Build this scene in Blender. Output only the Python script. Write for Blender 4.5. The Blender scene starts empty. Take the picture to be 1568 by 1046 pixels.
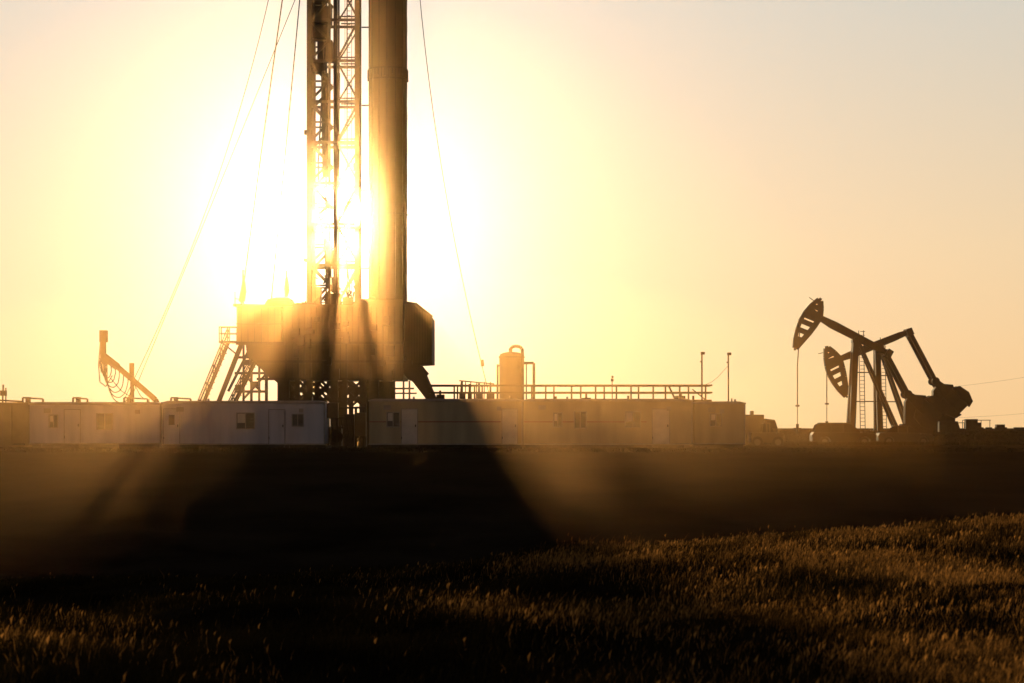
import bpy, math, random
import numpy as np
from mathutils import Vector
random.seed(4); rng=np.random.default_rng(7)
scene=bpy.context.scene
scene.view_settings.view_transform='Standard'
F=3702.0   # survey constant: lens 85 mm on 36 mm
def X(px,d): return (px-784.0)*d/F
def Z(py,d): return (655.0-py)*d/F
def P(px,py,d,y=None): return (X(px,d), d if y is None else y, Z(py,d))

# ------------------------------------------------------------ materials
def mat(name,col,rough=0.7,metal=0.0,var=0.25,scale=3.0,bump=0.0,streak=False,spec=0.25):
    m=bpy.data.materials.new(name); m.use_nodes=True
    nt=m.node_tree; b=nt.nodes['Principled BSDF']
    b.inputs['Roughness'].default_value=rough; b.inputs['Metallic'].default_value=metal
    b.inputs['Specular IOR Level'].default_value=spec
    tc=nt.nodes.new('ShaderNodeTexCoord'); mp=nt.nodes.new('ShaderNodeMapping')
    mp.inputs['Scale'].default_value=(1,1,0.15) if streak else (1,1,1)
    nt.links.new(tc.outputs['Object'],mp.inputs[0])
    n=nt.nodes.new('ShaderNodeTexNoise'); n.inputs['Scale'].default_value=scale; n.inputs['Detail'].default_value=6
    nt.links.new(mp.outputs[0],n.inputs['Vector'])
    r=nt.nodes.new('ShaderNodeValToRGB')
    r.color_ramp.elements[0].position=0.3; r.color_ramp.elements[1].position=0.7
    r.color_ramp.elements[0].color=tuple(c*(1-var) for c in col)+(1,)
    r.color_ramp.elements[1].color=tuple(min(1,c*(1+var*0.5)) for c in col)+(1,)
    nt.links.new(n.outputs['Fac'],r.inputs[0]); nt.links.new(r.outputs[0],b.inputs['Base Color'])
    if bump:
        bp=nt.nodes.new('ShaderNodeBump'); bp.inputs['Strength'].default_value=bump; bp.inputs['Distance'].default_value=0.05
        nt.links.new(n.outputs['Fac'],bp.inputs['Height']); nt.links.new(bp.outputs[0],b.inputs['Normal'])
    return m
M_white=mat('white_siding',(0.50,0.42,0.41),0.6,0,0.3,1.2,0,True)
M_tan2=mat('dark_tan_siding',(0.36,0.26,0.15),0.6,0,0.3,1.2,0,True)
M_door=mat('door_paint',(0.48,0.39,0.32),0.5,0,0.15,2)
M_red=mat('red_stripe',(0.24,0.08,0.05),0.6)
M_trim=mat('trim_metal',(0.28,0.22,0.18),0.5,0.1)
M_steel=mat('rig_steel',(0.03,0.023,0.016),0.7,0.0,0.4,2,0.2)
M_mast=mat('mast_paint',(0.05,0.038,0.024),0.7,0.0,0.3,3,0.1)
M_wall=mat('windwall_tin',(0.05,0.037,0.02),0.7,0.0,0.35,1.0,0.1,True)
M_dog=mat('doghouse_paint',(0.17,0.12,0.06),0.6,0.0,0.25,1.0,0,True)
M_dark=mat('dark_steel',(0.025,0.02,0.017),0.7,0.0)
M_cable=mat('wire_rope',(0.012,0.010,0.008),1.0,0.0,spec=0.0)
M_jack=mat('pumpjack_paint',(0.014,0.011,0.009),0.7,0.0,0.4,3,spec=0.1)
M_rail=mat('yellow_rail_paint',(0.06,0.042,0.018),0.8,spec=0.1)
M_rubber=mat('rubber',(0.015,0.015,0.015),0.9,spec=0.1)
M_carA=mat('car_paint_dark',(0.016,0.013,0.011),0.7,0.0,0.1,spec=0.05)
M_carB=mat('car_paint_grey',(0.035,0.03,0.025),0.7,0.0,0.1,spec=0.05)
M_chrome=mat('wheel_alloy',(0.05,0.045,0.04),0.6,0.0,0.1,spec=0.1)
M_truck=mat('truck_paint',(0.045,0.032,0.02),0.7,0.0,0.15,spec=0.1)
M_wood=mat('pole_wood',(0.10,0.07,0.05),0.9)
M_flag=mat('flag_cloth',(0.05,0.02,0.015),0.9)
M_tank=mat('tank_paint',(0.08,0.055,0.028),0.7,0.0,0.3,1.5)
def glass(name,c,sp,r0,r1):
    m=bpy.data.materials.new(name); m.use_nodes=True; b=m.node_tree.nodes['Principled BSDF']
    b.inputs['Base Color'].default_value=(c,c,c,1); b.inputs['Specular IOR Level'].default_value=sp
    n=m.node_tree.nodes.new('ShaderNodeTexNoise'); n.inputs['Scale'].default_value=1.5
    r=m.node_tree.nodes.new('ShaderNodeMapRange'); r.inputs[3].default_value=r0; r.inputs[4].default_value=r1
    m.node_tree.links.new(n.outputs[0],r.inputs[0]); m.node_tree.links.new(r.outputs[0],b.inputs['Roughness'])
    return m
M_glass=glass('window_glass',.03,.5,.1,.4); M_cglass=mat('car_glass',(.010,.009,.009),1.0,0,.1,3,spec=0.0)

# ------------------------------------------------------------ mesh builder
class MB:
    def __init__(s): s.v=[]; s.f=[]
    def add(s,vs,fs):
        o=len(s.v); s.v+= [tuple(v) for v in vs]; s.f+=[tuple(i+o for i in f) for f in fs]
    def box(s,x0,x1,y0,y1,z0,z1):
        s.add([(x0,y0,z0),(x1,y0,z0),(x1,y1,z0),(x0,y1,z0),(x0,y0,z1),(x1,y0,z1),(x1,y1,z1),(x0,y1,z1)],
              [(0,3,2,1),(4,5,6,7),(0,1,5,4),(1,2,6,5),(2,3,7,6),(3,0,4,7)])
    def beam(s,p,q,w,h=None,n=4):
        p=Vector(p);q=Vector(q);d=(q-p)
        if d.length<1e-6: return
        d.normalize(); up=Vector((0,1,0)) if abs(d.y)<0.9 else Vector((1,0,0))
        a=d.cross(up).normalized(); b=d.cross(a).normalized(); h=h or w
        vs=[]
        for c in (p,q):
            for i in range(n):
                t=2*math.pi*(i+0.5)/n; k=math.sqrt(2) if n==4 else 1
                vs.append(c+a*math.cos(t)*w/2*k+b*math.sin(t)*h/2*k)
        fs=[(i,(i+1)%n,n+(i+1)%n,n+i) for i in range(n)]+[tuple(range(n))[::-1],tuple(range(n,2*n))]
        s.add(vs,fs)
    def tube(s,pts,w,n=6):
        for a,b in zip(pts[:-1],pts[1:]): s.beam(a,b,w,n=n)
    def prism(s,poly,y0,y1):
        n=len(poly); vs=[(x,y0,z) for x,z in poly]+[(x,y1,z) for x,z in poly]
        s.add(vs,[tuple(range(n)),tuple(range(n,2*n))[::-1]]+[(i,n+i,n+(i+1)%n,(i+1)%n) for i in range(n)])
    def lathe(s,cx,cy,prof,n=28):
        vs=[];m=len(prof)
        for r,z in prof:
            for i in range(n):
                t=2*math.pi*i/n; vs.append((cx+r*math.cos(t),cy+r*math.sin(t),z))
        fs=[(j*n+i,j*n+(i+1)%n,(j+1)*n+(i+1)%n,(j+1)*n+i) for j in range(m-1) for i in range(n)]
        fs+=[tuple(range(n))[::-1],tuple(range((m-1)*n,m*n))]
        s.add(vs,fs)
    def disc(s,c,r,y0,y1,n=20):
        s.prism([(c[0]+r*math.cos(2*math.pi*i/n),c[1]+r*math.sin(2*math.pi*i/n)) for i in range(n)],y0,y1)
    def obj(s,name,m,parent=None,bevel=0,smooth=False):
        me=bpy.data.meshes.new(name); me.from_pydata(s.v,[],s.f); me.materials.append(m); me.update()
        o=bpy.data.objects.new(name,me); scene.collection.objects.link(o)
        import bmesh
        bm=bmesh.new(); bm.from_mesh(me); bmesh.ops.recalc_face_normals(bm,faces=bm.faces); bm.to_mesh(me); bm.free()
        if smooth:
            for p in me.polygons: p.use_smooth=True
            me.set_sharp_from_angle(angle=math.radians(40))
        if bevel:
            md=o.modifiers.new('b','BEVEL'); md.width=bevel; md.segments=2; md.limit_method='ANGLE'
        if parent: o.parent=parent
        return o
def empty(name):
    o=bpy.data.objects.new(name,None); scene.collection.objects.link(o); return o

# ------------------------------------------------------------ terrain
KY=np.array([-60,0,20,45,58,72,85,100,114,124,160,190,208,216,260,600,6000.])
KZ=np.array([-1.9,-1.8,-2.05,-2.2,-3.3,-4.7,-3.9,-2.6,-1.35,-1.1,-1.15,-1.35,-0.9,-0.32,-0.25,-0.3,-1.5])
CX=np.array([-60,-9.5,-7,-3.5,-1,1.05,2.6,5.0,7.5,9.5,14,60]); CZ=np.array([-2.9,-3.0,-2.95,-2.8,-2.66,-2.30,-2.22,-2.06,-1.86,-1.70,-1.52,-1.45])
def H(x,y):
    x=np.asarray(x,float); y=np.asarray(y,float); r=0
    for o in (-6,-3,0,3,6):
        yy=y+o*np.clip(np.abs(y)/80,0.3,1)
        base=np.interp(yy,KY,KZ)
        cx=np.interp(x,CX,CZ)
        w=np.clip(1-np.abs(yy-45)/np.where(yy<45,28,27),0,1); w=w*w*(3-2*w)
        r=r+base+(cx+2.2)*w
    r=r/5
    near=np.clip((115-y)/30,0,1)
    r=r+near*(0.07*np.sin(x*0.9+y*0.31)+0.06*np.sin(x*0.37-y*0.53+1.3)+0.035*np.sin(x*2.3+y*1.1)+.02*np.sin(x*4.1-y*2.7))
    return r
ys=np.concatenate([np.arange(-60,10,2.5),np.arange(10,70,0.5),np.arange(70,130,1.0),np.arange(130,260,2.5),np.geomspace(260,6000,30)])
xs=np.concatenate([-np.geomspace(4000,30,28),np.arange(-28,28.1,0.5),np.geomspace(30,4000,28)])
gx,gy=np.meshgrid(xs,ys); gz=H(gx,gy)
nx,ny=len(xs),len(ys)
me=bpy.data.meshes.new('ground')
vv=np.stack([gx.ravel(),gy.ravel(),gz.ravel()],1)
idx=np.arange(nx*ny).reshape(ny,nx)
ff=np.stack([idx[:-1,:-1].ravel(),idx[:-1,1:].ravel(),idx[1:,1:].ravel(),idx[1:,:-1].ravel()],1)
me.from_pydata(vv.tolist(),[],ff.tolist())
for p in me.polygons: p.use_smooth=True
ground=bpy.data.objects.new('ground',me); scene.collection.objects.link(ground)
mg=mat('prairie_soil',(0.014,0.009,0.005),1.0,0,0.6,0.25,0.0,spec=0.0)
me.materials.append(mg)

# ------------------------------------------------------------ grass
def grass_mat(name,c1,c2,tr,p0=.42,p1=.64,sc=.35):
    m=bpy.data.materials.new(name); m.use_nodes=True; nt=m.node_tree
    out=nt.nodes['Material Output']; nt.nodes.remove(nt.nodes['Principled BSDF'])
    tc=nt.nodes.new('ShaderNodeTexCoord'); n=nt.nodes.new('ShaderNodeTexNoise'); n.inputs['Scale'].default_value=sc; n.inputs['Detail'].default_value=9; n.inputs['Roughness'].default_value=0.78
    nt.links.new(tc.outputs['Object'],n.inputs['Vector'])
    r=nt.nodes.new('ShaderNodeValToRGB'); r.color_ramp.elements[0].position=p0; r.color_ramp.elements[1].position=p1
    r.color_ramp.elements[0].color=c1+(1,); r.color_ramp.elements[1].color=c2+(1,)
    nt.links.new(n.outputs['Fac'],r.inputs[0])
    d=nt.nodes.new('ShaderNodeBsdfDiffuse'); t=nt.nodes.new('ShaderNodeBsdfTranslucent'); mx=nt.nodes.new('ShaderNodeMixShader')
    mx.inputs[0].default_value=tr
    nt.links.new(r.outputs[0],d.inputs[0]); nt.links.new(r.outputs[0],t.inputs[0])
    nt.links.new(d.outputs[0],mx.inputs[1]); nt.links.new(t.outputs[0],mx.inputs[2]); nt.links.new(mx.outputs[0],out.inputs[0])
    return m
def blades(name,x,y,h,w,mt,heads=0.0):
    n=len(x); z=H(x,y)-0.02
    a=rng.uniform(0,np.pi,n); ca,sa=np.cos(a)*w/2,np.sin(a)*w/2
    lx=rng.normal(0.15,0.32,n)*h; ly=rng.normal(0,0.3,n)*h
    V=np.zeros((n,5,3))
    V[:,0]=np.stack([x-ca,y-sa,z],1); V[:,1]=np.stack([x+ca,y+sa,z],1)
    V[:,2]=np.stack([x-ca*.7+lx*.35,y-sa*.7+ly*.35,z+h*.55],1); V[:,3]=np.stack([x+ca*.7+lx*.35,y+sa*.7+ly*.35,z+h*.55],1)
    V[:,4]=np.stack([x+lx,y+ly,z+h*.95],1)
    V=V.reshape(-1,3); b=np.arange(n)*5
    loops=np.stack([b,b+1,b+3,b+2,b+2,b+3,b+4],1).ravel()
    ls=np.stack([np.arange(n)*7,np.arange(n)*7+4],1).ravel(); lt=np.tile([4,3],n)
    if heads>0:
        k=rng.random(n)<heads; hx=(x+lx)[k]; hy=(y+ly)[k]; hz=(z+h*.95)[k]; m=len(hx)
        s=rng.uniform(.006,.014,m); L=rng.uniform(.03,.075,m); aa=rng.uniform(0,np.pi,m)
        W=np.zeros((m,4,3)); W[:,0]=np.stack([hx,hy,hz-.02],1)
        W[:,1]=np.stack([hx+s*np.cos(aa),hy+s*np.sin(aa),hz+L*.4],1); W[:,2]=np.stack([hx+.02,hy,hz+L],1)
        W[:,3]=np.stack([hx-s*np.cos(aa),hy-s*np.sin(aa),hz+L*.4],1)
        o=len(V); V=np.concatenate([V,W.reshape(-1,3)]); bb=o+np.arange(m)*4
        l0=len(loops); loops=np.concatenate([loops,np.stack([bb,bb+1,bb+2,bb+3],1).ravel()])
        ls=np.concatenate([ls,l0+np.arange(m)*4]); lt=np.concatenate([lt,np.full(m,4)])
    me=bpy.data.meshes.new(name); me.vertices.add(len(V)); me.vertices.foreach_set('co',V.ravel())
    me.loops.add(len(loops)); me.loops.foreach_set('vertex_index',loops.astype(np.int32))
    me.polygons.add(len(ls)); me.polygons.foreach_set('loop_start',ls.astype(np.int32)); me.polygons.foreach_set('loop_total',lt.astype(np.int32))
    me.update(calc_edges=True); me.materials.append(mt)
    o=bpy.data.objects.new(name,me); scene.collection.objects.link(o); return o
def clump(x,y):
    return 0.5+0.25*np.sin(x*1.7+0.6*np.sin(y*0.9))*np.sin(y*1.1+x*.4)+0.25*np.sin(x*.55-y*.42+.8)
Mg1=grass_mat('sunlit_tone_blades',(0.03,0.016,0.004),(0.60,0.28,0.07),0.55,.44,.67,.6)  # golden blade colour stands in for sunlight on the grass
Mg3=grass_mat('shaded_tone_blades',(0.006,0.0045,0.002),(0.032,0.021,0.007),0.35)  # dark blade colour stands in for shade on the grass
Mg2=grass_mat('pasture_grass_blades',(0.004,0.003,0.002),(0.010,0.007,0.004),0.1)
N=480000
yy=15+(rng.random(N)**0.75)*43; xx=(rng.random(N)*2-1)*(yy*0.24+1.5)
c=clump(xx,yy); k=rng.random(N)<(0.45+0.7*c); xx,yy,c=xx[k],yy[k],c[k]
# golden blades paint sunlight on right knoll and patches, dark blades paint shade elsewhere
lit_mask=1/(1+np.exp(-(xx/yy*22-2.0+1.4*np.sin(yy*.5+xx*.7)+1.0*np.sin(xx*1.9+yy*.3)))); lit_mask=np.maximum(lit_mask,np.exp(-((xx/yy+.20)**2/.0016+(yy-26)**2/16))*.6)
lit_mask=np.maximum(lit_mask,np.exp(-((xx-2.0)**2/1.2+(yy-43)**2/30))*.9)  # lit patch at the crest centre, put into the blade colour
is_lit=rng.random(len(xx))<lit_mask*.8
hh=(0.06+0.11*c)*rng.uniform(.6,1.5,len(xx))
tall=rng.random(len(xx))<0.015; hh[tall]*=1.9
ww=rng.uniform(.005,.011,len(xx))
blades('sunlit_tone_grass',xx[is_lit],yy[is_lit],hh[is_lit]*1.15,ww[is_lit],Mg1,0.12)
blades('shaded_tone_grass',xx[~is_lit],yy[~is_lit],hh[~is_lit],ww[~is_lit]*1.2,Mg3,0.04)
N=16000
yy=119+rng.random(N)*11; xx=(rng.random(N)*2-1)*(yy*0.24+3)
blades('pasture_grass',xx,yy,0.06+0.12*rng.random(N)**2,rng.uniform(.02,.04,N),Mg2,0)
N=26000
yy=160+rng.random(N)*60; xx=8+rng.random(N)*60
blades('roadside_grass',xx,yy,0.12+0.22*rng.random(N),rng.uniform(.03,.06,N),Mg2,0)

# ------------------------------------------------------------ trailers
def trailer(name,px0,px1,ptop,pbot,d,mbody,wins,doors,stripe=None,depth=3.0,seam=1.22):
    e=empty(name); x0,x1=X(px0,d),X(px1,d); z1=Z(ptop,d); z0=Z(pbot,d); zb=z0+0.16
    b=MB(); b.box(x0,x1,d,d+depth,zb,z1-0.06); b.obj('walls',mbody,e,0.06)
    t=MB()
    t.prism([(x0-.05,z1-.10),(x1+.05,z1-.10),(x1+.05,z1-.02),(x0-.05,z1-.02)],d-.05,d+depth+.05)
    t.prism([(x0,z1-.02),(x1,z1-.02),(x1-.3,z1+.05),(x0+.3,z1+.05)],d+.1,d+depth-.1)
    t.box(x0-.02,x1+.02,d-.02,d+.06,zb-.03,zb+.05)
    t.box(x1-.05,x1+.02,d-.02,d+.05,zb+.05,z1-.10)
    t.obj('roof_and_trim',M_trim,e,0.015)
    s=MB(); 
    k=x0+seam
    while k<x1-.3:
        s.box(k-.012,k+.012,d-.006,d+.01,zb+.08,z1-.10); k+=seam
    s.obj('panel_battens',mbody,e)
    u=MB(); u.box(x0+.1,x1-.1,d+.3,d+.5,z0-.15,zb-.03); u.box(x0+.1,x1-.1,d+depth-.5,d+depth-.3,z0-.15,zb-.03)
    k=x0+.4
    while k<x1: u.box(k,k+.25,d+.05,d+depth-.05,z0-.15,zb-.05); k+=2.1
    u.obj('skids',M_dark,e)
    if stripe:
        r=MB(); r.box(X(stripe[0],d),X(stripe[1],d),d-.016,d+.01,Z(stripe[2],d)-.03,Z(stripe[2],d)+.03); r.obj('stripe',M_red,e)
    g=MB(); fr=MB(); bl=MB()
    for i,(a,bb,c,dd) in enumerate(wins):
        wx0,wx1,wz1,wz0=X(a,d),X(bb,d),Z(c,d),Z(dd,d)
        g.box(wx0,wx1,d-.02,d+.02,wz0,wz1)
        if i%2==0: bl.box(wx0+.03,(wx0+wx1)/2-.03,d-.026,d-.019,wz0+.3,wz1-.02)
        for q in ((wx0-.05,wx0,wz0-.05,wz1+.05),(wx1,wx1+.05,wz0-.05,wz1+.05),(wx0,wx1,wz1,wz1+.05),(wx0,wx1,wz0-.05,wz0),((wx0+wx1)/2-.02,(wx0+wx1)/2+.02,wz0,wz1)):
            fr.box(q[0],q[1],d-.05,d+.01,q[2],q[3])
    g.obj('windows',M_glass,e); fr.obj('window_frames',M_trim,e); bl.obj('blinds',M_door,e)
    if doors:
        D=MB(); hd=MB(); st=MB(); fr2=MB()
        for (a,bb,c,win) in doors:
            dx0,dx1,dz1=X(a,d),X(bb,d),Z(c,d)
            D.box(dx0+.05,dx1-.05,d-.045,d+.01,zb+.03,dz1)
            for q in ((dx0+.0,dx0+.04,zb+.02,dz1+.05),(dx1-.04,dx1,zb+.02,dz1+.05),(dx0+.04,dx1-.04,dz1+.005,dz1+.05)):
                fr2.box(q[0],q[1],d-.06,d+.01,q[2],q[3])
            hd.box(dx1-.16,dx1-.10,d-.10,d-.04,zb+.95,zb+1.08)
            hd.box(dx0+.02,dx0+.06,d-.09,d-.06,zb+.3,zb+.42)
            if win: hd.box((dx0+dx1)/2-.16,(dx0+dx1)/2+.16,d-.052,d-.03,dz1-.85,dz1-.3)
            for i in range(2): st.box(dx0+.02,dx1-.02,d-.35-.28*i,d-.07-.28*i,z0+.02+.0,zb-.04-.06*i)
        D.obj('doors',M_door if mbody is not M_white else M_white,e,.01); fr2.obj('door_frames',M_trim,e); hd.obj('door_handles_and_lights',M_dark,e); st.obj('door_steps',M_steel,e)
    ac=MB(); ac.box(x0+.8,x0+1.2,d-.10,d,z1-.55,z1-.3); ac.beam((x1-.7,d+.4,z1),(x1-.7,d+.4,z1+.22),.09,n=8); ac.beam((x0+2.4,d+1.2,z1),(x0+2.4,d+1.2,z1+.18),.12,n=8)
    ac.box(x1-1.4,x1-1.15,d-.06,d,z1-.6,z1-.38)
    ac.obj('vents_and_fittings',M_trim,e)
    return e
D=132.2
trailer('office_trailer',45,246,617,684,D,M_white,[(76,88,636,654),(149,172,634,657)],[(98,124,628,False)])
trailer('office_trailer',248,497,615,685,D-.1,M_white,[(363,389,633,656),(448,464,635,652)],[(250,276,627,True),(411,437,628,False)])
trailer('crew_trailer',565,800,612,685,D-.2,M_tan2,[(593,611,632,653)],[(614,640,627,False),(768,793,627,False)],(565,767,646))
trailer('crew_trailer',802,1060,612,685,D-.2,M_tan2,[(848,860,633,653),(880,897,631,655),(958,980,631,654)],[(998,1026,627,False)],(802,990,646))
trailer('crew_trailer',1062,1141,616,684,D+1,M_tan2,[(1088,1104,634,652)],[],None)
trailer('storage_trailer',-60,41,622,682,D+6,M_tan2,[(8,20,640,655)],[(22,40,634,False)],None)

# pump skid in the gap between trailers
e=empty('generator_skid'); b=MB(); d=135
for px in (503,516,530,545,557): b.beam(P(px,686,d),P(px,618+ (px%7),d),.14)
for py in (625,640,655,670): b.beam(P(500,py,d),P(560,py-1,d),.12)
b.box(X(505,d),X(522,d),d+.3,d+1.5,Z(683,d),Z(652,d)); b.box(X(528,d),X(543,d),d-.4,d+1.2,Z(684,d),Z(634,d)); b.box(X(548,d),X(560,d),d+.3,d+1.2,Z(684,d),Z(645,d))
b.obj('frame_and_boxes',M_steel,e,.02)
b=MB()
for k in range(6): b.tube([P(506+8*k,640,d-.5),P(510+8*k,655+3*k,d-.6),P(507+8*k,676,d-.5)],.06)
b.disc((X(515,d),Z(668,d)),.35,d-.2,d+.1); b.obj('hoses_and_fan',M_rubber,e)
b=MB(); b.box(X(499,d),X(520,d),d-1.2,d-.6,Z(640,d),Z(617,d)); b.box(X(545,d),X(562,d),d-1.2,d-.6,Z(668,d),Z(632,d)); b.obj('control_cabinets',M_tank,e,.03)

# ------------------------------------------------------------ drilling rig
rig=empty('drilling_rig'); d=160.0
def q(px,py,dy=0): return (X(px,d),d+dy,Z(py,d))
GZ=-1.3
def zpoly(pts): return [(X(a,d),Z(c,d)) for a,c in pts]
b=MB(); b.prism(zpoly([(373,474),(440,474),(440,528),(373,528)]),d-4,d+1); b.obj('doghouse',M_dog,rig,.04)
b=MB(); b.prism(zpoly([(368,470.5),(457,472),(457,474),(368,473.5)]),d-4.2,d+1.2)
for px in range(380,440,10): b.beam(q(px,475,-4.01),q(px,527,-4.01),.04)
b.beam(q(372,500,-4.02),q(441,500,-4.02),.05)
b.prism(zpoly([(412,470),(417,462),(430,459.5),(448,459.5),(455,470)]),d-3,d)
b.obj('doghouse_roof',M_mast,rig,.03)
b=MB()
b.prism(zpoly([(440.5,475),(462,468),(500,470),(545,470),(552,462),(621,462),(621.5,583),(433,583),(420,580),(404,562),(387,548),(385,528.5),(440.5,528.5)]),d-3.5,d+3.5)
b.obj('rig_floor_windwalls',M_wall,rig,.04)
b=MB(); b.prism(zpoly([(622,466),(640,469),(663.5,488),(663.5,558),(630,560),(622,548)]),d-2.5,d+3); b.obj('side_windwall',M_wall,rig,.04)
b=MB()
for px in range(625,664,4): b.beam(q(px,468+max(0,(px-640))*.8+3,-2.53),q(px,557,-2.53),.05)
for px in range(446,620,9): b.beam(q(px,474,-3.53),q(px,581,-3.53),.06 if px%2 else .1)
for py in (528,556,582): b.beam(q(402,py,-3.6),q(621,py,-3.6),.16)
b.beam(q(372,529,-4),q(445,529,-4),.2); b.beam(q(620,559,-2.6),q(664,559,-2.6),.15); b.beam(q(622,466,-2.6),q(641,469,-2.6),.15); b.beam(q(640,469,-2.6),q(664,488,-2.6),.15)
for _ in range(22):
    px=random.uniform(450,610); py=random.uniform(480,572); b.box(X(px,d),X(px+random.uniform(4,14),d),d-3.9,d-3.5,Z(py+random.uniform(6,18),d),Z(py,d))
for px in range(468,545,11): b.beam(q(px,470),q(px,461+px%3,0),.07)
b.beam(q(462,464),q(545,463),.07)
b.box(X(566,d),X(580,d),d-1,d+1,Z(464,d),Z(456,d)); b.box(X(604,d),X(616,d),d-1,d+1,Z(464,d),Z(459,d)); b.box(X(528,d),X(543,d),d-2,d-1,Z(470,d),Z(458,d))
b.obj('windwall_ribs',M_steel,rig)
# legs and bracing
b=MB()
for dy in (-3,3):
    for px,w in ((441,.75),(462,.3),(480,.35),(517,.5),(533,.3),(560,.45),(577,.6),(596,.4)):
        b.beam(q(px,580,dy),(X(px,d),d+dy,GZ),w)
    for a,c in ((441,480),(462,500),(480,517),(517,560),(533,577),(560,596),(496,533)):
        b.beam(q(a,583,dy),q(c,622,dy),.18); b.beam(q(c,583,dy),q(a,622,dy),.16)
    for py in (598,612): b.beam(q(435,py,dy),q(602,py,dy),.2)
b.beam(q(602,548,-3),q(588,622,-3),.35); b.beam(q(606,560,-3),q(634,560,-3),.5)
b.prism(zpoly([(612,560),(646,560),(671,612),(690,683),(676,683),(655,612),(634,585),(628,583)]),d-3.2,d-2.6)
b.prism(zpoly([(615,560),(646,560),(668,612),(684,683),(670,683),(655,612),(634,585),(628,583)]),d+2.6,d+3.2)
b.beam(q(646,562,-2),q(657,575,-2),.2); b.beam(q(652,573),q(652,592),.2)
for a,c in ((604,612),(618,590),(627,600)): b.beam(q(a,583),q(a,683),.12)
b.beam(q(600,595),q(634,595),.12); b.beam(q(600,603,-2),q(640,603,-2),.1)
# left understructure
b.beam(q(385,535,-2),q(402,560,-2),.3); b.beam(q(400,556,-2),q(433,584,-2),.4); b.beam(q(378,528,-3),q(345,612,-3),.28); b.beam(q(345,612,-3),q(317,683,-3),.28)
b.beam(q(408,566),q(408,683),.2); b.beam(q(373,528),q(373,683),.14); b.beam(q(385,540),q(385,683),.16); b.beam(q(397,556),q(397,683),.14)
for py in (548,572,600): b.beam(q(362,py,-1),q(411,py,-1),.16)
b.beam(q(408,572),q(372,612),.14); b.beam(q(372,572),q(400,600),.14); b.beam(q(385,540,-2),q(355,600,-2),.16)
for a,c in ((378,552),(391,585),(365,590)): b.box(X(a,d),X(a+9,d),d-2,d-1,Z(c+8,d),Z(c,d))
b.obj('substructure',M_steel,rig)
# stairs
b=MB()
def stair(a0,a1,dy,wd=1.0,n=18,rail=20):
    for s in (0,wd):
        b.beam(q(*a0,dy+s),q(*a1,dy+s),.10,.26)
        b.beam(q(a0[0],a0[1]-rail,dy+s),q(a1[0],a1[1]-rail,dy+s),.07); b.beam(q(a0[0],a0[1]-rail/2,dy+s),q(a1[0],a1[1]-rail/2,dy+s),.05)
    for i in range(n+1):
        t=i/n; px=a0[0]+(a1[0]-a0[0])*t; py=a0[1]+(a1[1]-a0[1])*t
        b.box(X(px,d)-.12,X(px,d)+.14,d+dy,d+dy+wd,Z(py,d)-.02,Z(py,d)+.03)
        if i%3==0:
            for s in (0,wd): b.beam(q(px,py,dy+s),q(px,py-rail,dy+s),.06)
stair((358,526),(294,683),-3.5); stair((398,546),(330,683),-1.5,n=16)
for px in (346,358,372): b.beam(q(px,504,-3.5),q(px,527,-3.5),.07); b.beam(q(px,504,-2.5),q(px,527,-2.5),.07)
for py in (504,514): b.beam(q(345,py,-3.5),q(372,py,-3.5),.06); b.beam(q(345,py,-2.5),q(372,py,-2.5),.06)
b.box(X(345,d),X(374,d),d-3.6,d-2.4,Z(528,d),Z(525,d))
b.beam(q(348,527,-3),q(372,546,-3),.1)
b.obj('stairs_and_rails',M_steel,rig)
# mast lattice
b=MB(); TOP=-270
XL,XI,XR=476,510,549
for dy in (-1.4,1.4):
    o=1.5 if dy>0 else 0
    b.beam(q(XL+o,470,dy),q(XL+o,TOP,dy),.28); b.beam(q(XR-o,470,dy),q(XR-o,TOP,dy),.32)
    b.beam(q(XI-3+o*2,470,dy),q(XI-3+o*2,TOP,dy),.16); b.beam(q(518-o,470,dy),q(518-o,TOP,dy),.12)
    py=470; i=0
    while py>TOP:
        p2=py-31
        b.beam(q(XL+o,py,dy),q(XI-3,p2,dy),.15) if i%2==0 else b.beam(q(XI-3,py,dy),q(XL+o,p2,dy),.15)
        b.beam(q(XL+o,py,dy),q(XI-3,py,dy),.11)
        if i%2==0:
            b.beam(q(XL,py,dy),q(XR,py,dy),.18); b.beam(q(520,py-5,dy),q(XR,py-5,dy),.09)
            if dy<0: b.beam(q(520,py-4,dy),q(XR,py-58,dy),.13) if i%4==0 else b.beam(q(XR,py-4,dy),q(520,py-58,dy),.13)
            else: b.beam(q(XI,py,dy),q(XR,py-62,dy),.10)
        py=p2; i+=1
py=470
while py>TOP:
    for px in (XL,XR):
        b.beam(q(px,py,-1.4),q(px,py-62,1.4),.1); b.beam(q(px,py,-1.4),q(px,py,1.4),.12)
    py-=62
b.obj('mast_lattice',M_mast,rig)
b=MB()
for px,w,dy in ((514,.08,-1.1),(533,.07,-.8),(538,.05,.4),(499,.12,.3),(484,.08,-1.1),(528,.03,0),(530,.03,0),(543,.06,.8)):
    b.beam(q(px,470,dy),q(px,TOP,dy),w,n=6)
py=468
while py>TOP:
    b.beam(q(533,py,-.8),q(538,py,-.8),.03); py-=7
b.obj('standpipes_and_ladder',M_steel,rig)
b=MB()
for (a,c,t,bt) in ((480,500,-40,10),(483,508,12,38),(478,503,40,62),(487,510,64,95),(480,500,97,112),(484,505,-120,-50)):
    b.box(X(a,d),X(c,d),d-.7,d+.7,Z(bt,d),Z(t,d))
for (a,c,t,bt) in ((507,516,384,404),(500,507,400,425),(508,518,425,448),(498,522,450,470),(484,492,440,470)):
    b.box(X(a,d),X(c,d),d-.5,d+.5,Z(bt,d),Z(t,d))
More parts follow.
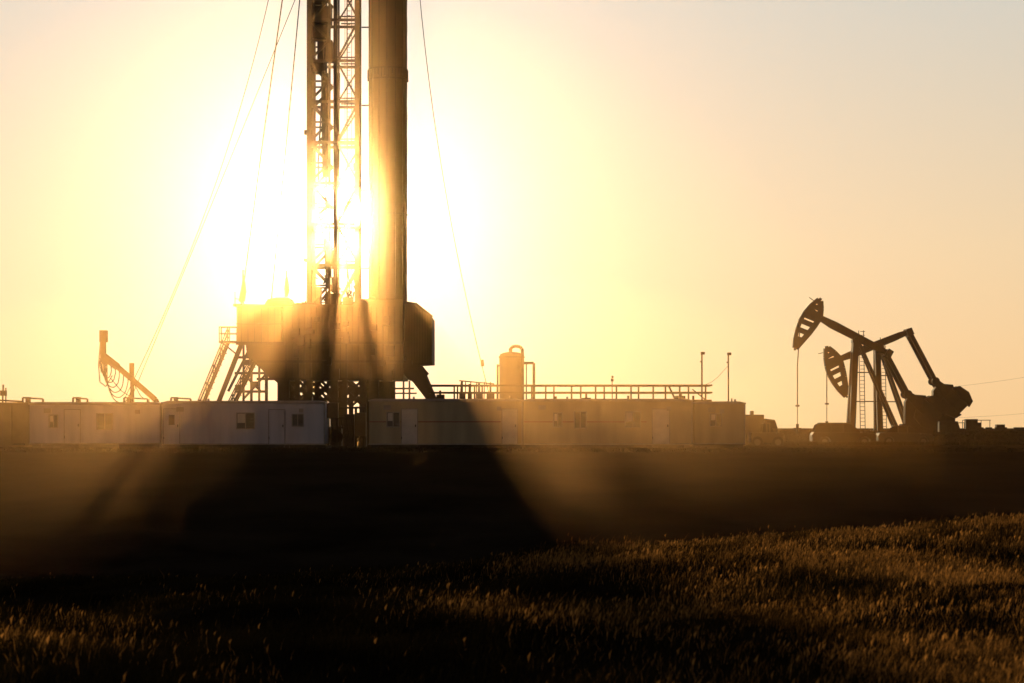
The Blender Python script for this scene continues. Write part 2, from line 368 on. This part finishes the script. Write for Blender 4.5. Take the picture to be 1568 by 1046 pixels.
b.beam(q(519,112),q(517,270),.18,n=10); b.beam(q(466,203),q(478,203),.3); b.beam(q(465,398),q(478,400),.22)
b.beam(q(545,262),q(545,250),.35); b.beam(q(496,110,.6),q(498,270,.6),.5,n=8); b.beam(q(498,370,.6),q(501,430,.6),.3,n=8); b.beam(q(498,270,.6),q(498,370,.6),.12,n=8)
b.tube([q(500,60,-.9),q(494,160,-.9),q(489,250,-.9),q(490,330,-.9),q(500,380,-.9)],.12)
b.tube([q(527,300,-.9),q(530,390,-.9),q(537,440,-.9),q(531,468,-.9)],.10)
for _ in range(22):
    px=random.uniform(482,545); py=random.uniform(418,468); b.beam(q(px,py,random.uniform(-1,1)),q(px+random.uniform(-9,9),py+random.uniform(-4,20),random.uniform(-1,1)),.10)
b.box(X(468,d),X(557,d),d-1.8,d+1.8,Z(TOP,d),Z(TOP-12,d)); b.box(X(485,d),X(540,d),d-1,d+1,Z(TOP-12,d),Z(TOP-40,d))
b.obj('top_drive_and_blocks',M_steel,rig,.03)
# covered column beside the mast
b=MB(); cx=X(594,d); r=X(623.5,d)-cx
prof=[(r*.97,Z(470,d))]
for i in range(60):
    zz=Z(465,d)+(Z(-262,d)-Z(465,d))*i/59
    prof.append((r*(1+.006*math.sin(i*1.7)-.010*(i<12)),zz))
b.lathe(cx,d,prof,40)
b.obj('covered_column',M_wall,rig,smooth=True)
b=MB()
for px in (566,571,617,622,594,582,607): 
    a=math.acos(max(-1,min(1,(X(px,d)-cx)/r))); b.beam((X(px,d),d-r*math.sin(a)-.01,Z(465,d)),(X(px,d),d-r*math.sin(a)-.01,Z(TOP,d)),.07)
for py in (124,108,330,-40,-200): b.lathe(cx,d,[(r*1.0,Z(py,d)),(r*1.02,Z(py,d)),(r*1.02,Z(py-2.2,d)),(r,Z(py-2.2,d))],40)
for i in range(18):
    a=math.pi+math.pi*i/17; b.beam((cx+r*1.02*math.cos(a),d+r*1.02*math.sin(a),Z(108,d)),(cx+r*1.03*math.cos(a),d+r*1.03*math.sin(a),Z(115+random.uniform(0,12),d)),.09)
b.obj('column_straps',M_steel,rig)
b=MB()
for py in (40,160,290,410): b.beam(q(553,py,.5),q(566,py,.5),.08)
b.obj('column_ties',M_steel,rig)
# flags
b=MB(); b.beam(q(382,470,-3.8),q(382,419,-3.8),.09); b.beam(q(445,459,-3),q(445,419,-3),.09)
b.beam(q(370,470,-3.8),q(370,452,-3.8),.05); b.tube([q(370,462,-3.8),q(382,464,-3.8)],.05); b.obj('flag_poles',M_cable,rig)
b=MB()
b.prism(zpoly([(382.4,422),(385.5,438),(387,452),(384.5,466),(379,468),(375.5,465),(379,448),(381,434)]),d-3.84,d-3.78)
b.prism(zpoly([(445.4,421),(448.3,436),(449.6,449),(447,458),(443,459),(442,446),(443.5,432)]),d-3.04,d-2.98); b.obj('flags',M_flag,rig)
# guy lines
def guy(pts,d0,d1,w,name='guy_line'):
    (x0,y0),(x1,y1),(x2,y2)=pts; out=[]
    for i in range(25):
        t=i/24; py=y0+(y2-y0)*t
        L0=(py-y1)*(py-y2)/((y0-y1)*(y0-y2)); L1=(py-y0)*(py-y2)/((y1-y0)*(y1-y2)); L2=(py-y0)*(py-y1)/((y2-y0)*(y2-y1))
        out.append(P(x0*L0+x1*L1+x2*L2,py,d0+(d1-d0)*t))
    m=MB(); m.tube(out,w,5); m.obj(name,M_cable,rig)
guy([(472,-275),(400,235),(369,470)],160,157,.09); guy([(484,-275),(437,235),(415,465)],160,158,.08)
guy([(456,-275),(320,310),(190,612)],160,166,.055); guy([(492,-100),(350,250),(200,612)],160,166,.055)
guy([(628,-262),(672,230),(748,600)],160,152,.055)
b=MB(); b.beam(P(738,551,153),P(739,561,153),.22,n=8); b.obj('line_weight',M_dark,rig)

# ------------------------------------------------------------ mud tanks with railings behind the trailers
def tank(name,px0,px1,ptop,d,rail=True,step=37,h=22):
    e=empty(name); b=MB(); b.box(X(px0,d),X(px1,d),d,d+3,-1.4,Z(ptop,d)); 
    k=X(px0,d)+.6
    while k<X(px1,d): b.box(k,k+.1,d-.08,d,-1.4,Z(ptop,d)-.05); k+=1.5
    b.obj('tank_body',M_tank,e,.03)
    if rail:
        b=MB(); 
        for dy in (.1,2.9):
            for py in (ptop-h,ptop-h/2): b.beam(P(px0,py,d,d+dy),P(px1,py,d,d+dy),.085)
            px=px0
            while px<=px1+1: b.beam(P(px,ptop-h,d,d+dy),P(px,ptop,d,d+dy),.09); px+=step+random.uniform(-6,6)
        for s in (px0,px1):
            for py in (ptop-h,ptop-h/2): b.beam(P(s,py,d,d+.1),P(s,py,d,d+2.9),.085)
        b.obj('railings',M_rail,e)
    return e
e=tank('mud_tank',656,1090,612,139)
b=MB(); d2=140
for (a,c,t) in ((703,712,584),(716,722,588),(730,737,586),(745,757,587),(952,972,606),(1035,1050,600),(1053,1070,606),(840,862,607),(890,905,603),(668,680,598)):
    b.box(X(a,d2),X(c,d2),d2+.3,d2+1.6,Z(612,d2),Z(max(t+6,603),d2)); b.beam(P((a+c)/2,612,d2),P((a+c)/2,t,d2),.12)
b.beam(P(703,583,d2),P(757,588,d2),.07); b.beam(P(703,590,d2),P(735,590,d2),.08)
for a in (705,712,720,729,741,750): b.beam(P(a,612,d2),P(a+1,585,d2),.06)
b.beam(P(1024,591,d2),P(1034,612,d2),.1); b.beam(P(1080,612,d2),P(1060,596,d2),.06)
b.obj('agitators_and_pipes',M_steel,e)
e=tank('mud_tank',-40,300,616,138,rail=False)
b=MB(); d2=139
for (a,c) in ((35,66),(112,134),(190,226),(262,292)):
    b.beam(P(a,609,d2),P(c,611,d2),.09); b.beam(P(a,609,d2),P(a,617,d2),.1); b.beam(P(c,611,d2),P(c,617,d2),.1); b.box(X(a+4,d2),X(a+9,d2),d2,d2+.6,Z(617,d2),Z(608,d2))
b.beam(P(4,622,d2),P(5,589,d2),.08); b.box(X(0,d2),X(9,d2),d2,d2+.3,Z(606,d2),Z(598,d2)); b.beam(P(9,617,d2),P(9,594,d2),.06)
b.beam(P(-20,612,d2),P(35,615,d2),.1); b.obj('pipe_fittings',M_steel,e)

# ------------------------------------------------------------ separator vessel
e=empty('separator_vessel'); d=141; b=MB(); cx=X(783.5,d); r=X(802.5,d)-cx
b.lathe(cx,d,[(r,-1.3),(r,Z(546,d)),(r*.93,Z(542.5,d)),(r*.6,Z(540,d)),(r*.2,Z(539,d))],32); b.obj('vessel',M_tank,e,smooth=True)
b=MB()
pts=[P(782,541,d-.2),P(782,535,d-.2)]
for i in range(9):
    a=math.pi-math.pi*i/8; pts.append((X(790.5,d)+X(784+9,d)*math.cos(a),d-.4,Z(536,d)+X(784+5.5,d)*math.sin(a)))
pts+= [P(800,548,d-.9),P(800,612,d-1)]
b.tube(pts,.2,10)
b.tube([P(800,556,d),P(817.5,556,d),P(817.5,690,d)],.17,8); b.beam(P(806,556,d),P(806,612,d),.08)
b.beam(P(762,558,d),P(762,690,d),.12); b.beam(P(765,560,d),P(761,560,d),.1)
b.lathe(cx,d,[(r,Z(546,d)),(r*1.05,Z(546,d)),(r*1.05,Z(548,d)),(r,Z(548,d))],32)
b.lathe(cx,d,[(r,Z(590,d)),(r*1.05,Z(590,d)),(r*1.05,Z(592,d)),(r,Z(592,d))],32)
b.obj('piping',M_steel,e,smooth=True)

# lamp poles / whip antennas
def pole(name,px,top,d,bot,w,lamp):
    e=empty(name); b=MB(); b.beam(P(px,bot,d),P(px-.3,top,d),w,n=8)
    b.obj('pole',M_cable,e); b=MB()
    if lamp: b.box(X(px-2,d),X(px+4,d),d-.15,d+.15,Z(top+3,d),Z(top-1,d)); b.beam(P(px-3,top+14,d),P(px,top+14,d),.08)
    else: b.beam(P(px-1,top,d),P(px+2,top+2,d),.1)
    b.beam(P(px-2,bot-30,d),P(px+2,bot-30,d),.16); b.obj('fixture',M_dark,e)
pole('floodlight_pole',1075,540,143,690,.10,True); pole('floodlight_pole',1115.5,541,143,690,.09,True); pole('whip_antenna',937.5,576,141,612,.06,False)
e=empty('drooping_cable'); b=MB(); b.tube([P(1115,560,143),P(1108,568,143),P(1100,577,143),P(1090,585,143),P(1078,590,143)],.025,5); b.obj('cable',M_dark,e)

# ------------------------------------------------------------ hose boom on the left
e=empty('hose_boom'); d=146; b=MB()
b.box(X(153,d),X(164.5,d),d-.25,d+.25,Z(524,d),Z(506,d)); b.box(X(154,d),X(162,d),d-.2,d+.2,Z(548,d),Z(524,d))
b.beam(P(158,545,d),P(180,562,d),.42); b.beam(P(178,560,d),P(238,612,d),.30,.4); b.beam(P(238,612,d),P(275,690,d),.3)
b.beam(P(202.5,556,d),P(202.5,690,d),.22); b.box(X(198.5,d),X(205,d),d-.15,d+.15,Z(575,d),Z(556,d)); b.beam(P(158,548,d),P(166,556,d),.5)
b.obj('boom_and_posts',M_cable,e,.02)
b=MB()
for k in range(7):
    w_=6+2.2*k; base=572+4*k; x0_=152+2*k
    pts=[]
    for i in range(15):
        t=math.pi*i/14; pts.append(P(x0_+w_-w_*math.cos(t)+random.uniform(-.6,.6),545+k*3+(base-545)*math.sin(t)**.8*(.75+.03*k)+i*.9,d-.3+.1*k))
    b.tube(pts,.07,6)
b.tube([P(154,520,d-.4),P(151,560,d-.4),P(153,585,d-.4),P(162,592,d-.4),P(172,575,d-.4)],.07,6)
b.tube([P(180,565,d),P(192,570,d),P(200,578,d),P(215,606,d),P(222,612,d)],.06,6)
b.tube([P(170,580,d),P(185,598,d),P(205,611,d)],.06,6)
b.obj('hoses',M_rubber,e)

# ------------------------------------------------------------ pumpjacks
def pumpjack(name,d,pv,tilt,frontleg,rearleg,gear,pin,rodx,seed):
    e=empty(name); y=d; px,pz=X(pv[0],d),Z(pv[1],d); g=float(H(px,d))-.1
    t=math.radians(tilt); ux,uz=-math.cos(t),math.sin(t); wx,wz=math.sin(t),math.cos(t)
    L=lambda u,w:(px+ux*u+wx*w, pz+uz*u+wz*w)
    L3=lambda u,w,dy=0:(L(u,w)[0],y+dy,L(u,w)[1])
    b=MB()
    b.prism([L(-3.15,.3),L(-2.2,.42),L(2.2,.5),L(3.9,.42),L(3.9,-.05),L(2.5,-.22),L(-1.5,-.2),L(-3.15,-.1)],y-.22,y+.22)
    b.box(px-.45,px+.45,y-.55,y+.55,pz-.35,pz-.05); b.disc((px,pz-.1),.3,y-.7,y+.7)
    b.prism([L(-3.3,.4),L(-2.8,.45),L(-2.75,-.3),L(-3.3,-.25)],y-1.0,y+1.0)
    b.obj('walking_beam',M_jack,e,.03)
    b=MB()
    outer=[(4.60,1.55),(4.92,.8),(5.12,0),(5.18,-.8),(5.08,-1.6),(4.88,-2.4),(4.55,-3.2)]
    inner=[(4.38,1.5),(4.02,.9),(3.75,.2),(3.85,-.7),(4.0,-1.5),(4.2,-2.3),(4.42,-3.15)]
    for (a,c) in zip(outer[:-1],outer[1:]): b.beam(L3(*a),L3(*c),.36,.75)
    for dy in (-.3,.3):
        for (a,c) in zip(inner[:-1],inner[1:]): b.beam(L3(*a,dy),L3(*c,dy),.46,.12)
        for a,c in zip(outer,inner): b.beam(L3(*a,dy),L3(*c,dy),.42,.10)
        b.prism([L(4.85,.6),L(3.75,.5),L(3.75,-.3),L(5.0,-.4)],y+dy-.04,y+dy+.04)
        b.prism([L(4.62,1.55),L(4.38,1.5),L(4.2,1.15),L(4.75,1.2)],y+dy-.04,y+dy+.04)
        b.prism([L(4.9,-2.2),L(4.22,-2.2),L(4.42,-3.15),L(4.6,-3.1)],y+dy-.04,y+dy+.04)
    b.beam(L3(4.4,1.2),L3(5.4,1.35),.06)
    b.obj('horse_head',M_jack,e)
    b=MB(); rx=X(rodx,d)
    for dy in (-.2,.2): b.tube([L3(5.3,-.5,dy),(rx,y+dy,Z(pv[1]+42,d)),(rx,y+dy,g+2.6)],.05,5)
    b.beam((rx-.15,y,g+2.6),(rx+.15,y,g+2.6),.14,.6); b.beam((rx,y,g+2.6),(rx,y,g+.9),.07,n=8); b.beam((rx,y,g+1.0),(rx,y,g),.26,n=10); b.beam((rx-.35,y,g+.6),(rx+.35,y,g+.6),.12,n=8)
    b.obj('bridle_and_wellhead',M_jack,e)
    b=MB(); fx,rx2=X(frontleg,d),X(rearleg,d)
    for s in (-1,1):
        b.beam((px-.15,y+s*.4,pz-.3),(fx,y+s*1.1,g),.50); b.beam((px+.15,y+s*.4,pz-.35),(rx2,y+s*1.1,g),.26)
    b.beam((fx,y-1.1,g+1.2),(fx,y+1.1,g+1.2),.18); 
    for k in (.35,.65):
        b.beam((px+(fx-px)*k,y-.9,pz+(g-pz)*k),(px+(rx2-px)*k,y-.9,pz+(g-pz)*k),.09)
    b.obj('samson_post',M_jack,e)
    b=MB(); lx=px+.15 
    for s in (0,.42): b.beam((lx+s,y-1.2,g),(lx+s-.1,y-.8,pz+.7),.06)
    k=g+.2
    while k<pz+.7: b.beam((lx,y-1.0,k),(lx+.42,y-1.0,k),.045); k+=.33
    b.obj('ladder',M_jack,e)
    gx,gz=X(gear[0],d),Z(gear[1],d); qx,qz=X(pin[0],d),Z(pin[1],d)
    b=MB(); tl=L(-3.0,-.2)
    for s in (-1,1): b.beam((tl[0],y+s*.95,tl[1]),(qx,y+s*.95,qz),.36); b.disc((qx,qz),.36,y+s*.95-.15,y+s*.95+.15)
    b.obj('pitman_arms',M_jack,e)
    b=MB(); ang=math.atan2(gz-qz,gx-qx)  # weight opposite to pin
    for s in (-1,1):
        yy0,yy1=(y+s*.78-.13,y+s*.78+.13)
        R=lambda u,w:(gx+math.cos(ang)*u-math.sin(ang)*w,gz+math.sin(ang)*u+math.cos(ang)*w)
        b.prism([R(-1.3,.25),R(0,.5),R(1.5,.62),R(2.3,.5),R(2.3,-.5),R(1.5,-.62),R(0,-.5),R(-1.3,-.25)],yy0,yy1)
        b.prism([R(.2,.6),R(.5,1.25),R(1.5,1.45),R(2.35,1.1),R(2.5,.5),R(1.5,.58)],yy0-.12,yy1+.12)
        b.prism([R(.2,-.6),R(.5,-1.25),R(1.5,-1.45),R(2.35,-1.1),R(2.5,-.5),R(1.5,-.58)],yy0-.12,yy1+.12)
    b.disc((gx,gz),.35,y-1,y+1); b.obj('crank_and_counterweights',M_jack,e,.03)
    b=MB()
    b.prism([(gx-1.1,g+1.0),(gx+.9,g+1.0),(gx+1.0,gz-.2),(gx+.7,gz+.65),(gx-.6,gz+.75),(gx-1.1,gz+.1)],y-.55,y+.55)
    b.prism([(gx-1.9,g),(gx+1.4,g),(gx+1.1,g+1.0),(gx-1.4,g+1.0)],y-.8,y+.8)
    b.box(gx+1.9,gx+3.0,y-.4,y+.4,g+.3,g+1.2); b.box(fx-.6,gx+4.4,y-.95,y-.65,g-.1,g+.22); b.box(fx-.6,gx+4.4,y+.65,y+.95,g-.1,g+.22)
    for s in (1.5,2.4,3.2,4.0): b.beam((gx+s,y-.9,g+.2),(gx+s,y-.9,g+1.1),.06)
    b.beam((gx+1.5,y-.9,g+1.1),(gx+4.1,y-.9,g+1.1),.06)
    b.obj('gearbox_and_base',M_jack,e,.03)
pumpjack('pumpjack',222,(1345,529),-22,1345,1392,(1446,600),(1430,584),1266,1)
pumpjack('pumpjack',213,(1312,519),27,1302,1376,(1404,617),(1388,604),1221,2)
# small well fittings on the right
e=empty('pipeline_valve'); b=MB(); d=225
for (a,c,t) in ((1490,1503,647),(1526,1539,650),(1512,1516,655),(1555,1568,657)): 
    b.box(X(a,d),X(c,d),d,d+.8,-.4,Z(t,d)); b.beam(P(a-3,656,d),P(c+3,656,d),.2)
b.beam(P(1440,657,d),P(1620,659,d),.15,n=8); b.obj('valves',M_jack,e,.03)
for i,px in enumerate((1700,2300)):
    e=empty('utility_pole'); d=300+i*10; b=MB(); b.beam((X(px,d),d,-.5),(X(px,d),d,9),.3,n=10); b.beam((X(px,d)-1.2,d,8.4),(X(px,d)+1.2,d,8.4),.14); b.obj('pole_and_crossarm',M_wood,e)
e=empty('power_line'); b=MB()
for (z0,z1) in ((8.45,7.2),(3.2,2.4)):
    a=Vector((X(1700,300),300,z0)); c=Vector((X(1440,240),240,z1-3.3 if z0>8 else .9)); pts=[a.lerp(c,i/12)-Vector((0,0,.35*math.sin(math.pi*i/12))) for i in range(13)]
    b.tube(pts,.018,5)
b.obj('wires',M_cable,e)

# ------------------------------------------------------------ vehicles
def wheel(b,cx,cy,cz,r,w):
    b.disc((cx,cz),r,cy-w/2,cy+w/2,24)
def car(name,px0,px1,d,body,cabin,paint,zoff=0,H_=1.75):
    e=empty(name); x0,x1=X(px0,d),X(px1,d); L=x1-x0; g=float(H((x0+x1)/2,d))+zoff
    pr=lambda pts:[(x0+u*L,g+v*H_) for u,v in pts]
    b=MB(); b.prism(pr(body),d,d+1.85); b.obj('body',paint,e,.05)
    # cabin with tumblehome
    pts=pr(cabin); n=len(pts); zmin=min(p[1] for p in pts); zm=max(p[1] for p in pts)
    b=MB(); vs=[(x,d+.06+.22*(z-zmin)/(zm-zmin),z) for x,z in pts]+[(x,d+1.79-.22*(z-zmin)/(zm-zmin),z) for x,z in pts]
    b.add(vs,[tuple(range(n)),tuple(range(n,2*n))[::-1]]+[(i,n+i,n+(i+1)%n,(i+1)%n) for i in range(n)]); b.obj('windows',M_cglass,e,.03)
    b=MB(); xs_=[p[0] for p in pts if p[1]>zm-.12]; b.box(min(xs_),max(xs_),d+.26,d+1.59,zm-.02,zm+.05)
    for f in (.35,.62): 
        xx=x0+L*(cabin[0][0]+(cabin[-1][0]-cabin[0][0])*f); b.beam((xx,d+.04,zmin),(xx,d+.24,zm),.09)
    b.obj('roof_and_pillars',paint,e,.02)
    b=MB()
    for u in (.19,.81):
        for yy_ in (d+.08,d+1.77): wheel(b,x0+u*L,yy_,g+.34,.36,.26)
    b.obj('tyres',M_rubber,e,.03); b=MB()
    for u in (.19,.81): b.disc((x0+u*L,g+.34),.2,d-.07,d-.03)
    b.box(x0+L*.99,x0+L*1.01,d+.1,d+.45,g+.42*H_,g+.5*H_); b.box(x0-.03,x0+.04,d+.1,d+.4,g+.42*H_,g+.5*H_)
    b.box(x0+.75*L,x0+.78*L,d-.18,d,g+.57*H_,g+.64*H_)
    b.obj('wheels_lamps_mirror',M_chrome,e)
suv_b=[(.0,.2),(.09,.18),(.10,.32),(.14,.42),(.24,.42),(.28,.32),(.29,.18),(.71,.18),(.72,.32),(.76,.42),(.86,.42),(.90,.32),(.91,.18),(1,.22),(1,.48),(.96,.56),(.78,.62),(.03,.62),(0,.5)]
suv_c=[(.03,.62),(.07,.93),(.12,1.0),(.55,1.0),(.62,.96),(.77,.62)]
sed_b=[(.0,.22),(.09,.2),(.10,.34),(.14,.46),(.24,.46),(.28,.34),(.29,.2),(.71,.2),(.72,.34),(.76,.46),(.86,.46),(.90,.34),(.91,.2),(1,.24),(1,.50),(.95,.60),(.76,.66),(.2,.68),(.03,.66),(0,.5)]
sed_c=[(.14,.67),(.28,.93),(.36,1.0),(.52,1.0),(.60,.95),(.77,.66)]
car('parked_suv',1244,1342,186,suv_b,suv_c,M_carA,-.1,1.75)
car('parked_car',1345,1430,189,sed_b,sed_c,M_carB,-.1,1.52)
car('pickup_truck',1150,1201,150,[(.0,.2),(.09,.2),(.10,.34),(.14,.44),(.24,.44),(.28,.34),(.29,.2),(.71,.2),(.72,.34),(.76,.44),(.86,.44),(.90,.34),(.91,.2),(1,.25),(1,.55),(.97,.62),(.70,.65),(.40,.63),(0,.63)],[(.36,.63),(.39,.98),(.45,1.0),(.58,1.0),(.70,.64)],M_truck,-.1,1.5)
e=empty('box_truck'); d=155; b=MB(); b.box(X(1120,d),X(1170,d),d,d+2.4,Z(674,d),Z(636,d)); b.prism([(X(a,d),Z(c,d)) for a,c in ((1171,676),(1191,676),(1191,655),(1187,643),(1171,641))],d+.1,d+2.3)
b.box(X(1150,d),X(1155,d),d+.3,d+1,Z(636,d),Z(629,d)); b.box(X(1120,d),X(1170,d),d-.03,d+.05,Z(638,d),Z(635,d)); b.obj('box_and_cab',M_truck,e,.04)
b=MB(); b.prism([(X(a,d),Z(c,d)) for a,c in ((1175,656),(1190.5,656),(1187,645),(1175,645))],d+.07,d+.12); b.obj('cab_window',M_cglass,e)
b=MB()
for px in (1130,1142,1180): wheel(b,X(px,d),d+.2,-1.1+.45,.47,.3); wheel(b,X(px,d),d+2.2,-1.1+.45,.47,.3)
b.obj('tyres',M_rubber,e)

# ------------------------------------------------------------ dust hanging over the site (real scattering volumes, thickest near the ground)
def haze(name,c,r,lobes):
    m=bpy.data.materials.new(name); m.use_nodes=True; nt=m.node_tree; nt.nodes.remove(nt.nodes['Principled BSDF'])
    last=None
    for dens,g,col in lobes:
        v=nt.nodes.new('ShaderNodeVolumeScatter'); v.inputs['Color'].default_value=col+(1,); v.inputs['Density'].default_value=dens; v.inputs['Anisotropy'].default_value=g
        if last is None: last=v
        else:
            a=nt.nodes.new('ShaderNodeAddShader'); nt.links.new(last.outputs[0],a.inputs[0]); nt.links.new(v.outputs[0],a.inputs[1]); last=a
    nt.links.new(last.outputs[0],nt.nodes['Material Output'].inputs['Volume'])
    b=MB(); b.lathe(0,0,[(max(.001,math.sin(math.pi*i/24)),-math.cos(math.pi*i/24)) for i in range(25)],48)
    o=b.obj(name,m); o.location=c; o.scale=r
haze('dust_haze',(-8,128,2),(60,80,55),[(0.00013,0.91,(1,.58,.24))])
haze('dust_haze',(-9,128,0),(26,58,21),[(0.00010,0.92,(1,.50,.13)),(0.00020,0.984,(1,.85,.55))])
haze('dust_haze',(-6,125,-1.5),(27,52,9.5),[(0.00045,0.92,(1,.47,.09))])

# ------------------------------------------------------------ sky and sun
s=Vector((-264/F,1,325/F)).normalized()
el=math.asin(s.z); az=math.atan2(s.x,s.y)
w=bpy.data.worlds.new('sky'); scene.world=w; w.use_nodes=True; nt=w.node_tree
bg=nt.nodes['Background']; sky=nt.nodes.new('ShaderNodeTexSky'); sky.sky_type='NISHITA'; sky.sun_disc=False
sky.sun_elevation=el; sky.sun_rotation=az; sky.dust_density=2.0; sky.air_density=1.0; sky.ozone_density=1.0
def node(t,**k):
    n=nt.nodes.new(t)
    for a,v in k.items(): setattr(n,a,v)
    return n
def math_(op,a,b=None):
    n=node('ShaderNodeMath',operation=op)
    for i,v in enumerate((a,b)):
        if v is None: continue
        if isinstance(v,(int,float)): n.inputs[i].default_value=v
        else: nt.links.new(v,n.inputs[i])
    return n.outputs[0]
tc=node('ShaderNodeTexCoord'); vd=node('ShaderNodeVectorMath',operation='DOT_PRODUCT'); nt.links.new(tc.outputs['Generated'],vd.inputs[0]); vd.inputs[1].default_value=s
ang=math_('MULTIPLY',math_('ARCCOSINE',math_('MINIMUM',vd.outputs['Value'],0.999999)),57.2958)
sep=node('ShaderNodeSeparateXYZ'); nt.links.new(tc.outputs['Generated'],sep.inputs[0])
elv=math_('MULTIPLY',math_('ARCSINE',sep.outputs[2]),57.2958/60)
rp=node('ShaderNodeValToRGB'); nt.links.new(elv,rp.inputs[0]); cr=rp.color_ramp
cr.elements[0].position=0; cr.elements[0].color=(.86,.55,.26,1); cr.elements[1].position=1; cr.elements[1].color=(.16,.2,.3,1)
for p_,c_ in ((.07,(.80,.60,.37,1)),(.17,(.60,.585,.52,1)),(.4,(.22,.25,.31,1))):
    e_=cr.elements.new(p_); e_.color=c_
def scaled(colr,fac):
    n=node('ShaderNodeVectorMath',operation='SCALE'); 
    if isinstance(colr,tuple): n.inputs[0].default_value=colr
    else: nt.links.new(colr,n.inputs[0])
    if isinstance(fac,(int,float)): n.inputs['Scale'].default_value=fac
    else: nt.links.new(fac,n.inputs['Scale'])
    return n.outputs[0]
def add(a,b):
    n=node('ShaderNodeVectorMath',operation='ADD'); nt.links.new(a,n.inputs[0]); nt.links.new(b,n.inputs[1]); return n.outputs[0]
ex=lambda k,A: math_('MULTIPLY',math_('EXPONENT',math_('MULTIPLY',ang,-1.0/k)),A)
mr=node('ShaderNodeMapRange'); nt.links.new(ang,mr.inputs[0]); mr.inputs[1].default_value=18; mr.inputs[2].default_value=90; mr.inputs[3].default_value=1; mr.inputs[4].default_value=.33
near=math_('SUBTRACT',1.0,ex(6.0,.35))
tot=add(scaled(sky.outputs[0],0.003),scaled(rp.outputs[0],math_('MULTIPLY',mr.outputs[0],near)))
tot=add(tot,scaled((.75,.76,.72),ex(6.0,.45))); tot=add(tot,scaled((1,.97,.92),ex(1.7,2.0)))
nt.links.new(tot,bg.inputs[0]); bg.inputs[1].default_value=1.0
ld=bpy.data.lights.new('sun','SUN'); ld.energy=3.2; ld.angle=math.radians(.5); ld.color=(1,.70,.36)
lo=bpy.data.objects.new('sun',ld); scene.collection.objects.link(lo); lo.rotation_mode='QUATERNION'; lo.rotation_quaternion=s.to_track_quat('Z','Y')

cd=bpy.data.cameras.new('camera'); cam=bpy.data.objects.new('camera',cd); scene.collection.objects.link(cam)
cd.lens=85; cd.sensor_width=36; cd.shift_y=132/1568; cd.clip_end=20000; cd.clip_start=.1
cd.dof.use_dof=True; cd.dof.focus_distance=155; cd.dof.aperture_fstop=4.0
cam.location=(0,0,0); cam.rotation_euler=(math.pi/2,0,0); scene.camera=cam
